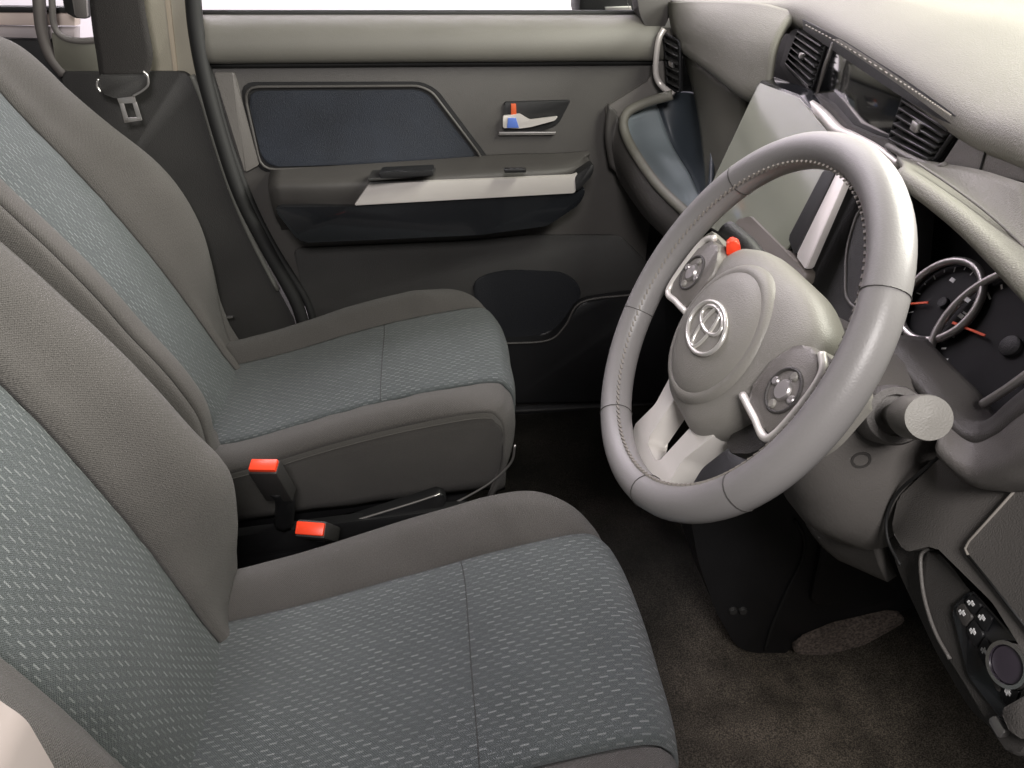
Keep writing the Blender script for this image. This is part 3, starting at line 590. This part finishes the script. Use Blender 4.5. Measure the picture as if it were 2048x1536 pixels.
# driver knee panels
KP = PL((0.42, 0, 0.65), (1, 0, -0.25))
def KPo(d): return PL((0.42+d, 0, 0.65), (1, 0, -0.25))
prism('driver_knee_panel', tr(KP, [(1884, 912), (1960, 965), (2100, 905), (2100, 1390), (1985, 1205), (1868, 1090), (1810, 1105), (1782, 1060), (1796, 995)]), (0.04, 0, 0.0), TAUPE, dash, 0.006, 0.006)
fcv = prism('fuse_cover', tr(KPo(-0.004), [(1930, 1098), (1936, 1084), (2100, 905), (2100, 1310), (1940, 1112)]), (0.006, 0, 0), TAUPE, dash, 0.0025, 0.004)
tube('fuse_cover_edge', tr(KPo(-0.0045), [(1936, 1110), (1930, 1097), (1938, 1082), (2060, 948)]), 0.0011, STITCH, fcv, ns=6)
tube('fuse_cover_gap', tr(KPo(-0.0035), [(1936, 1110), (1990, 1176), (2070, 1278)]), 0.0014, RUBBER, fcv, ns=6)
ap0 = tr(X(0.437), [(1868, 806), (1905, 852), (1955, 884), (2005, 868), (2045, 836), (2110, 796)])
ap1 = tr(X(0.418), [(1876, 862), (1908, 900), (1955, 930), (2010, 915), (2055, 885), (2120, 845)])
ap2 = tr(X(0.412), [(1884, 905), (1918, 938), (1958, 962), (2015, 950), (2060, 925), (2130, 890)])
loft('cluster_apron', [[p+V((0.02, 0, 0)) for p in ap0], ap0, ap1, ap2, [p+V((0.03, 0, -0.008)) for p in ap2]], TAUPE, dash, 5, 4, 0.005)
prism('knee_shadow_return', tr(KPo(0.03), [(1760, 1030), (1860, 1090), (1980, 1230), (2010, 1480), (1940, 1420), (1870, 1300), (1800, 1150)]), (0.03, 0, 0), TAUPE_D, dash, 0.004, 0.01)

# ---- air vents
def quad_lerp(q, a, b):
    tl, trr, br, bl = q; return tl.lerp(trr, a).lerp(bl.lerp(br, a), b)
def vent(name, q, nslat, label, fm, out=V((-1, 0.167, 0)), tabpos=(0.5, 0.5)):
    c = (q[0]+q[2])/2; t = thing(name, label, 'air vent', c, 'dashboard air vents'); o = out.normalized()
    prism('cavity', q, -o*0.006, RUBBER, t, 0)
    wdt = (q[1]-q[0]).normalized(); hgt = (q[3]-q[0]).normalized()
    for k in range(nslat):
        f = (k+0.75)/(nslat+0.5); a, b = quad_lerp(q, 0.05, f), quad_lerp(q, 0.95, f); d = (b-a)
        up_ = d.normalized().cross(o).normalized()
        box('slat', (a+b)/2+o*0.004, (d.normalized(), (o+hgt*0.35).normalized(), up_), (d.length/2, 0.006, 0.0011), fm, t, 0.0004, 1)
    for f in (0.36, 0.66):
        a, b = quad_lerp(q, f, 0.05), quad_lerp(q, f, 0.95); d = b-a
        box('vane', (a+b)/2-o*0.001, (d.normalized(), o, d.normalized().cross(o)), (d.length/2, 0.003, 0.0008), GREY_D, t, 0)
    box('slide_tab', quad_lerp(q, *tabpos)+o*0.009, (wdt, hgt, o), (0.007, 0.005, 0.004), SATIN, t, 0.0015)
    rp = roundpoly([p+o*0.004 for p in q], 0.008); tube('frame', rp, 0.0028, BLACK, t, closed=True, ns=8)
    return t
q1 = tr(FPo(0.006), [(1608, 50), (1662, 82), (1630, 184), (1577, 130)])
vt = vent('air_vent', q1, 7, 'slatted centre vent at the far side of the bay', mat('slat_grey', (0.028, 0.028, 0.027), 0.3))
tube('pale_edge', tr(FPo(-0.008), [(1666, 86), (1650, 130), (1634, 186)]), 0.0022, TAUPE, vt, ns=6)
q2 = tr(FPo(0.006), [(1826, 166), (1936, 240), (1876, 326), (1786, 284)])
vt2 = vent('air_vent', q2, 7, 'slatted centre vent nearest the instrument cluster', MATS['slat_grey'])
tube('chin_trim', smoothline(tr(FPo(-0.010), [(1775, 292), (1820, 316), (1868, 336), (1890, 330)])), 0.0035, TAUPE, vt2, ns=8)
q3 = [PY(1330, 66, 0.972), PY(1362, 84, 0.93), PY(1362, 184, 0.93), PY(1338, 172, 0.972)]
vt3 = vent('air_vent', q3, 6, 'side vent with silver surround at the far end of the dashboard', MATS['slat_grey'], V((-0.75, -0.66, 0)))
tube('silver_surround', smoothline([PY(1328, 58, 0.968), PY(1318, 78, 0.966), PY(1313, 110, 0.965), PY(1312, 148, 0.964), PY(1322, 170, 0.96), PY(1346, 190, 0.935)], 6), 0.0062, SILVER, vt3, ns=8)

# ================================================================== instrument cluster
tl = R(28.3); UP = V((math.sin(tl), 0, math.cos(tl))); LAT = V((0, 1, 0)); NW = V((-math.cos(tl), 0, math.sin(tl)))
cl = thing('instrument_cluster', 'dark gauge cluster with two dials and red needles behind the wheel', 'gauges', (0.53, 0.0, 0.72))
prism('back_plate', [V((0.555, -0.30, 0.68)), V((0.555, 0.20, 0.68)), V((0.60, 0.20, 0.93)), V((0.60, -0.30, 0.93))], (0.015, 0, 0), mat('cluster_black', (0.008, 0.007, 0.007), 0.35), cl, 0)
prism('floor_shelf', [V((0.455, -0.30, 0.745)), V((0.455, 0.03, 0.745)), V((0.56, 0.20, 0.70)), V((0.56, -0.30, 0.70))], (0, 0, -0.006), mat('cluster_brown', (0.020, 0.014, 0.012), 0.6), cl, 0)
def gauge(c, r, needle, label_ticks):
    ring = [c + LAT*(r*math.cos(a)) + UP*(r*math.sin(a)) + NW*0.008 for a in [2*math.pi*k/48 for k in range(48)]]
    dl_ = lathe('dial', c, NW, [(0.0001, 0), (r*0.97, 0), (r*0.97, -0.01)], mat('dial_black', (0.004, 0.004, 0.005), 0.5, spec=0.2), cl, 40, ua=UP)
    tube('bezel', ring, 0.0042, mat('bezel_metal', (0.42, 0.40, 0.39), 0.3, metal=0.7), dl_, closed=True, ns=10)
    bm = bmesh.new()
    for k in range(label_ticks):
        a = R(225-270*k/(label_ticks-1)); d = -LAT*math.cos(a)+UP*math.sin(a); s = d.cross(NW); lng = 0.13 if k % 2 == 0 else 0.07
        p0, p1 = c+d*r*(0.92-lng)+NW*0.0008, c+d*r*0.92+NW*0.0008; w = r*0.012
        bm.faces.new([bm.verts.new(p0-s*w), bm.verts.new(p1-s*w), bm.verts.new(p1+s*w), bm.verts.new(p0+s*w)])
    tk = from_bm('tick_marks', bm, WHITE, dl_, False); tk['kind'] = 'stuff'
    d = (V(needle)); d = (LAT*d.x + UP*d.y).normalized()
    box('needle', c+d*r*0.62+NW*0.005, (d, NW, d.cross(NW)), (r*0.27, 0.0008, 0.0013), REDN, dl_, 0.0004, 1)
    lathe('needle_hub', c+NW*0.002, NW, [(0.0001, 0.003), (r*0.11, 0.003), (r*0.13, 0.002), (r*0.13, -0.002)], BLACK, dl_, 20, ua=UP)
G = X(0.52)
gauge(G(1890, 607), 0.044, (0.78, -0.5), 17)
gauge(G(2024, 694), 0.076, (0.9, -0.18), 25)
tube('lower_chrome_ring', smoothline(tr(X(0.46), [(1966, 808), (1995, 790), (2025, 770), (2080, 730)])), 0.004, SATIN, cl, ns=8)
fi = tr(X(0.447), [(1792, 676), (1845, 735), (1895, 788), (1925, 830), (1958, 851), (1990, 843), (2030, 808), (2090, 760)])
fo = tr(X(0.432), [(1768, 696), (1820, 755), (1868, 806), (1905, 852), (1955, 884), (2005, 868), (2045, 836), (2100, 796)])
loft('frame_band', [[p+V((0.03, 0, -0.004)) for p in fi], fi, [a_.lerp(b_, 0.5)+V((-0.003, 0, 0.001)) for a_, b_ in zip(fi, fo)], fo, [p+V((0.02, 0, -0.006)) for p in fo]], TAUPE_D, cl, 5, 4, 0.004)
tube('frame_edge', smoothline([p+V((-0.001, 0, 0.001)) for p in fi]), 0.0016, TAUPE, cl, ns=8)
for k, (u, v) in enumerate(((1935, 600), (1922, 632), (1905, 560))):
    box('dial_mark', X(0.517)(u, v), (LAT, UP, NW), (0.003, 0.002, 0.0004), WHITE, cl, 0)

# ================================================================== steering wheel
WC = V((0.263, 0.007, 0.798))
def w(l, u, n=0.0): return WC + LAT*l + UP*u + NW*n
wh = thing('steering_wheel', 'grey leather steering wheel with silver lower spokes and oval hub emblem', 'steering wheel', WC)
RR, rr_ = 0.1705, 0.0160
rows = []
for k in range(97):
    a = 2*math.pi*k/96; d = LAT*math.cos(a)+UP*math.sin(a)
    g = 1 + 0.06*math.cos(2*(a-math.pi/2-0.9)) + 0.06*math.cos(2*(a-math.pi/2+0.9))
    rows.append([WC + d*(RR+rr_*math.cos(b)*g) + NW*(rr_*1.08*math.sin(b)) for b in [2*math.pi*j/20 for j in range(20)]])
rim_o = grid('rim', rows, LEATHER, wh, closed=True)
for a in (R(38), R(142), R(205), R(248), R(292), R(335)):
    d = LAT*math.cos(a)+UP*math.sin(a)
    tube('rim_seam', [WC+d*(RR+(rr_*1.02)*math.cos(b))+NW*(rr_*1.10*math.sin(b)) for b in [2*math.pi*j/20 for j in range(20)]], 0.0005, TAUPE_D, rim_o, closed=True, ns=5)
bm = bmesh.new()
for k in range(150):
    a = 2*math.pi*k/150
    d = LAT*math.cos(a)+UP*math.sin(a); s = -LAT*math.sin(a)+UP*math.cos(a)
    p = WC + d*(RR-rr_*0.93) + NW*(rr_*0.52); e = (d*-0.85+NW*0.5).normalized(); tdir = (s+e.cross(s)*0.5).normalized()
    q = e.cross(tdir); h = [p+tdir*(x*0.0026)+q*(y*0.0008)+e*z for x, y, z in ((-1, -1, -0.001), (1, -1, -0.001), (1, 1, -0.001), (-1, 1, -0.001), (-1, -1, 0.0012), (1, -1, 0.0012), (1, 1, 0.0012), (-1, 1, 0.0012))]
    vs = [bm.verts.new(x) for x in h]
    for f in ((4, 5, 6, 7), (0, 1, 5, 4), (1, 2, 6, 5), (2, 3, 7, 6), (3, 0, 4, 7)): bm.faces.new([vs[i] for i in f])
so = from_bm('stitching', bm, STITCH, wh, False); so['kind'] = 'stuff'
SPK = mat('spoke_silver', (0.74, 0.71, 0.67), 0.32, metal=0.25, var=0.03)
def wp_(pts, n): return [w(l, u, n) for l, u in pts]
body = roundpoly([V((x_, y_, 0)) for x_, y_ in [(0.104, 0.050), (0.052, 0.070), (-0.052, 0.070), (-0.104, 0.050), (-0.098, -0.012), (-0.070, -0.070), (-0.042, -0.100), (0.042, -0.100), (0.070, -0.070), (0.098, -0.012)]], 0.028, 6)
hc = V((0, -0.012, 0)); rows = []
for f, n_ in ((0.93, -0.052), (0.985, -0.044), (1.0, -0.034), (0.995, -0.026), (0.97, -0.019), (0.92, -0.0135), (0.84, -0.0095), (0.70, -0.006), (0.45, -0.004), (0.02, -0.004)):
    rows.append([w((hc+(p-hc)*f).x, (hc+(p-hc)*f).y, n_) for p in body])
hub = grid('hub', rows, HUBP, wh, closed=True)
pro = [(0.070, -0.020), (0.070, -0.009), (0.0685, -0.005), (0.0660, -0.002), (0.062, -0.0005), (0.0595, -0.001), (0.057, 0.001), (0.045, 0.0045), (0.03, 0.007), (0.015, 0.008), (0.0001, 0.0085)]
lathe('airbag_cover', w(0.010, -0.014, 0.0), NW, pro, HUBP, wh, 48, ell=(1.03, 1.0), ua=UP)
EMB = mat('emblem_metal', (0.78, 0.76, 0.72), 0.28, metal=0.6)
# emblem: three interlocking ellipses
def ellipse(cl_, cu, a, b, n=36): return [w(cl_+a*math.cos(2*math.pi*k/n), cu+b*math.sin(2*math.pi*k/n), 0.0085) for k in range(n)]
em = tube('emblem', ellipse(0.010, -0.013, 0.034, 0.0235), 0.0023, EMB, wh, closed=True, ns=8)
tube('emblem_bar', ellipse(0.010, -0.0042, 0.0222, 0.0110), 0.0020, EMB, em, closed=True, ns=8)
tube('emblem_stem', ellipse(0.010, -0.0127, 0.0098, 0.0222), 0.0020, EMB, em, closed=True, ns=8)
for sd in (1, -1):
    prism('side_spoke', wp_([(sd*0.095, 0.044), (sd*0.158, 0.046), (sd*0.160, -0.006), (sd*0.146, -0.036), (sd*0.092, -0.022)], -0.040), NW*0.027, HUBP, wh, 0.008, 0.012, seg=3)
    pod = prism('button_pod', wp_([(sd*0.078, 0.024), (sd*0.104, 0.046), (sd*0.132, 0.036), (sd*0.138, 0.004), (sd*0.134, -0.030), (sd*0.080, -0.026)], -0.018), NW*0.014, mat('pod_plastic', (0.17, 0.158, 0.145), 0.35, grain=0.2, gscale=800, var=0.05), wh, 0.004, 0.012)
    tube('pod_frame', smoothline([w(sd*0.118, 0.045, -0.005), w(sd*0.133, 0.034, -0.005), w(sd*0.138, 0.004, -0.005), w(sd*0.134, -0.030, -0.005), w(sd*0.106, -0.0295, -0.005), w(sd*0.076, -0.027, -0.005)], 8), 0.0036, SPK, pod, ns=8)
    pc = (sd*0.113, 0.004)
    ring = [w(pc[0]+0.0185*math.cos(2*math.pi*k/24), pc[1]+0.0185*math.sin(2*math.pi*k/24), -0.0038) for k in range(24)]
    tube('button_ring', ring, 0.0016, TAUPE_D, pod, closed=True, ns=6)
    lathe('centre_button', w(pc[0], pc[1], -0.0042), NW, [(0.0001, 0.003), (0.0075, 0.003), (0.009, 0.001), (0.009, -0.002)], SATIN, pod, 20, ua=UP)
    for dl, du in ((0.014, 0), (-0.014, 0), (0, 0.014), (0, -0.014)):
        lathe('button', w(pc[0]+dl, pc[1]+du, -0.0042), NW, [(0.0001, 0.0022), (0.003, 0.0022), (0.0042, 0.0008), (0.0042, -0.002)], SATIN if du == 0 else HUBP, pod, 12, ua=UP)
    prism('spoke_cover', wp_([(sd*0.116, -0.030), (sd*0.078, -0.034), (sd*0.066, -0.070), (sd*0.080, -0.082), (sd*0.106, -0.060)], -0.048), NW*0.020, TAUPE_D, wh, 0.004, 0.008)
prism('lower_spoke', wp_([(0.060, -0.076), (0.047, -0.122), (0.056, -0.162), (0.028, -0.174), (-0.028, -0.174), (-0.056, -0.162), (-0.047, -0.122), (-0.060, -0.076), (-0.026, -0.086), (-0.019, -0.152), (0.019, -0.152), (0.026, -0.086)], -0.046), NW*0.024, SPK, wh, 0.004, 0.006, seg=3)

# ================================================================== steering column
colm = thing('steering_column', 'grey column shroud behind the steering wheel with near stalk', 'steering column', (0.46, 0.0, 0.5))
def ring_sec(n, cu, a, b, k=24, e=2.6):
    out = []
    for j in range(k):
        t_ = 2*math.pi*j/k; ct, st_ = math.cos(t_), math.sin(t_)
        out.append(w(a*math.copysign(abs(ct)**(2/e), ct), cu+b*math.copysign(abs(st_)**(2/e), st_), n))
    return out
secs = [ring_sec(-0.050, -0.004, 0.050, 0.050), ring_sec(-0.075, -0.010, 0.062, 0.060), ring_sec(-0.12, -0.020, 0.074, 0.072), ring_sec(-0.17, -0.035, 0.086, 0.088), ring_sec(-0.21, -0.045, 0.092, 0.102), ring_sec(-0.26, -0.040, 0.095, 0.110)]
cols = [cr([s[j] for s in secs], 5) for j in range(24)]
shr = grid('shroud', [[cols[j][i] for j in range(24)] for i in range(len(cols[0]))], TAUPE, colm, closed=True)
tng = [tr(X(0.436), [(1610, 985), (1690, 985), (1760, 985), (1790, 985)]), tr(X(0.441), [(1628, 1040), (1690, 1045), (1745, 1052), (1768, 1062)]), tr(X(0.450), [(1656, 1078), (1702, 1090), (1745, 1100), (1776, 1110)]), tr(X(0.462), [(1690, 1106), (1726, 1122), (1760, 1138), (1794, 1152)])]
loft('lower_shroud', tng, TAUPE, colm, 6, 6, 0.012)
from mathutils.bvhtree import BVHTree
bv = BVHTree.FromPolygons([v.co.copy() for v in shr.data.vertices], [list(p.vertices) for p in shr.data.polygons])
hit = bv.ray_cast(CAM, ray(1722, 920).normalized())
if hit[0] is not None:
    hn = hit[1] if hit[1].dot(ray(1722, 920)) < 0 else -hit[1]
    lathe('screw_cap', hit[0], hn, [(0.0001, -0.0016), (0.0062, -0.0016), (0.0066, 0.0008), (0.0088, 0.0008), (0.0094, -0.002)], TAUPE_D, shr, 24)
tube('shroud_gap', smoothline(tr(X(0.416), [(1888, 905), (1840, 945), (1796, 985), (1774, 1030), (1776, 1080), (1800, 1130)])), 0.0016, RUBBER, colm, ns=8)
# near stalk seen end on
pb, pt = Y(-0.088)(1786, 830), Y(-0.150)(1858, 836)
axs = (pt-pb).normalized()
lathe('stalk_collar', pb, axs, [(0.026, -0.03), (0.026, 0.004), (0.024, 0.009), (0.018, 0.010), (0.017, 0.002), (0.0001, 0.002)], TAUPE, colm, 32)
lathe('wiper_stalk', pb, axs, [(0.010, 0.0), (0.0105, 0.022), (0.0115, 0.030), (0.0165, 0.036), (0.0178, 0.042), (0.0178, (pt-pb).length-0.004), (0.017, (pt-pb).length), (0.0001, (pt-pb).length+0.001)], HUBP, colm, 32)
# black tube put in for the dark void between rim and hub
fa, fb_ = Y(0.10)(1530, 545), Y(0.16)(1452, 462)
tube('dark_gap_filler', smoothline([fa, fa.lerp(fb_, 0.5)+V((0, 0, 0.004)), fb_]), [0.012]*13, BLACK, colm, ns=12)
rt = thing('red_tag', 'small red tag glimpsed between the wheel rim and hub', 'tag', Y(0.13)(1462, 495))
prism('tag_body', tr(Y(0.115), [(1452, 476), (1474, 472), (1482, 492), (1474, 510), (1452, 506)]), (-0.004, -0.012, 0), RED, rt, 0.003, 0.004)

# ================================================================== switch panel by the driver's knee
sw = thing('switch_panel', 'dark switch panel with round starter button beside the driver knee', 'switch panel', KPo(0.02)(1960, 1480))
SWP = KPo(0.012)
swp = prism('plate', tr(SWP, [(1842, 1108), (1868, 1098), (1900, 1128), (2000, 1262), (2070, 1370), (2060, 1470), (2030, 1525), (1990, 1470), (1925, 1360), (1880, 1290), (1850, 1210)]), (0.02, 0, 0), TAUPE_D, sw, 0.004, 0.01)
tube('pale_edge', smoothline(tr(KPo(0.010), [(1858, 1096), (1842, 1112), (1843, 1160), (1852, 1210), (1872, 1268), (1900, 1318)])), 0.0017, TAUPE, sw, ns=8)
bank = tr(KPo(0.008), [(1902, 1216), (1944, 1178), (2080, 1330), (2080, 1450), (2012, 1452), (1936, 1352)])
prism('switch_bank', bank, (0.008, 0, 0), GLOSS, swp, 0.002, 0.004)
qa, qb, qc, qd = [KPo(0.006)(*p) for p in ((1908, 1218), (1943, 1186), (2060, 1318), (2022, 1440))]
for r_ in range(5):
    for c_ in range(2):
        if r_ in (2, 3) and c_ == 1: continue                         # the starter button sits here
        f0, f1 = (r_+0.06)/5, (r_+0.94)/5; g0, g1 = (c_+0.06)/2, (c_+0.94)/2
        P = lambda f, g: qa.lerp(qd, f).lerp(qb.lerp(qc, f), g)
        bt = prism('switch', [P(f0, g0), P(f0, g1), P(f1, g1), P(f1, g0)], (0.004, 0, 0), BLACK if (r_+c_) % 3 else TAUPE_D, sw, 0.0012, 0.002)
        m0 = P((f0+f1)/2-0.02, (g0+g1)/2)+V((-0.0006, 0, 0)); d0 = (P(f1, g0)-P(f0, g0)).normalized(); e0 = (P(f0, g1)-P(f0, g0)).normalized()
        for kk, (o1, o2, w1, w2) in enumerate(((0, 0, 0.0026, 0.0006), (0.0022, 0.001, 0.0012, 0.0011), (-0.002, -0.0012, 0.0012, 0.0007))):
            box('switch_mark', m0+d0*o1+e0*o2, (e0, d0, V((1, 0, 0))), (w1, w2, 0.0003), WHITE, bt, 0)
sb = KPo(0.002)(2022, 1330); an = V((-1, 0, 0.25)).normalized()
lathe('starter_ring', sb, an, [(0.0175, -0.008), (0.0185, 0.002), (0.0175, 0.005), (0.0145, 0.005), (0.0140, 0.001)], CHROME, sw, 32)
stb = lathe('starter_button', sb, an, [(0.0140, 0.000), (0.0135, 0.003), (0.008, 0.0035), (0.0001, 0.0035)], PURPLE, sw, 28)
prism('lower_tab', tr(KPo(0.006), [(1975, 1440), (1990, 1430), (2010, 1462), (1998, 1478)]), (0.006, 0, 0), SATIN, sw, 0.001, 0.002)
prism('side_cheek', tr(KPo(-0.004), [(2000, 1420), (2070, 1380), (2070, 1500), (2040, 1470), (2022, 1470)]), (0.02, 0, 0), TAUPE, sw, 0.003, 0.004)

# ================================================================== footwell
tn = thing('tunnel_panel', 'black moulded side panel of the centre tunnel beyond the pedals', 'trim panel', Y(0.2)(1530, 1300))
tp = [(1380, 1030), (1396, 1120), (1430, 1220), (1470, 1290), (1500, 1306), (1592, 1306), (1650, 1262), (1790, 1232), (1850, 1200), (1850, 1050), (1700, 950), (1500, 940)]
prism('side_panel', tr(Y(0.20), tp), (0, 0.10, 0), BLACK, tn, 0.012, 0.02, seg=3)
tube('panel_groove', smoothline(tr(Y(0.198), [(1590, 1040), (1608, 1075), (1604, 1120), (1575, 1180), (1545, 1250), (1530, 1300)])), 0.003, RUBBER, tn, ns=8)
prism('upper_cover', tr(Y(0.19), [(1650, 1060), (1720, 1090), (1790, 1150), (1800, 1200), (1700, 1220), (1620, 1210)]), (0, 0.014, 0), BLACK, tn, 0.006, 0.02)
for (u, v) in ((1466, 1222), (1486, 1222)):
    lathe('fastener', Y(0.197)(u, v), (0, -1, 0), [(0.0001, 0.003), (0.006, 0.003), (0.007, 0.0), (0.007, -0.003)], GREY_D, tn, 14)
hp = prism('heel_pad', tr(Y(0.185), [(1586, 1308), (1600, 1288), (1672, 1258), (1795, 1230), (1815, 1242), (1730, 1290), (1655, 1310)]), (0, 0.014, 0), mat('heel_carpet', (0.115, 0.092, 0.078), 1.0, grain=1.0, gscale=350, var=0.7, vscale=220), None, 0.004, 0.01)
tag(hp, 'worn pale carpet edge at the foot of the black tunnel panel', 'carpet edge')

# near sill: pale painted body edge beside the driver seat
ns_ = thing('body_sill', 'pale painted body edge beside the driver seat back, bottom corner', 'door sill', Y(-0.33)(40, 1530))
prism('painted_edge', tr(Y(-0.30), [(-60, 1350), (0, 1402), (52, 1436), (112, 1540), (130, 1600), (-60, 1600)]), (0, -0.03, 0), PAINT, ns_, 0.012, 0.01, seg=3)
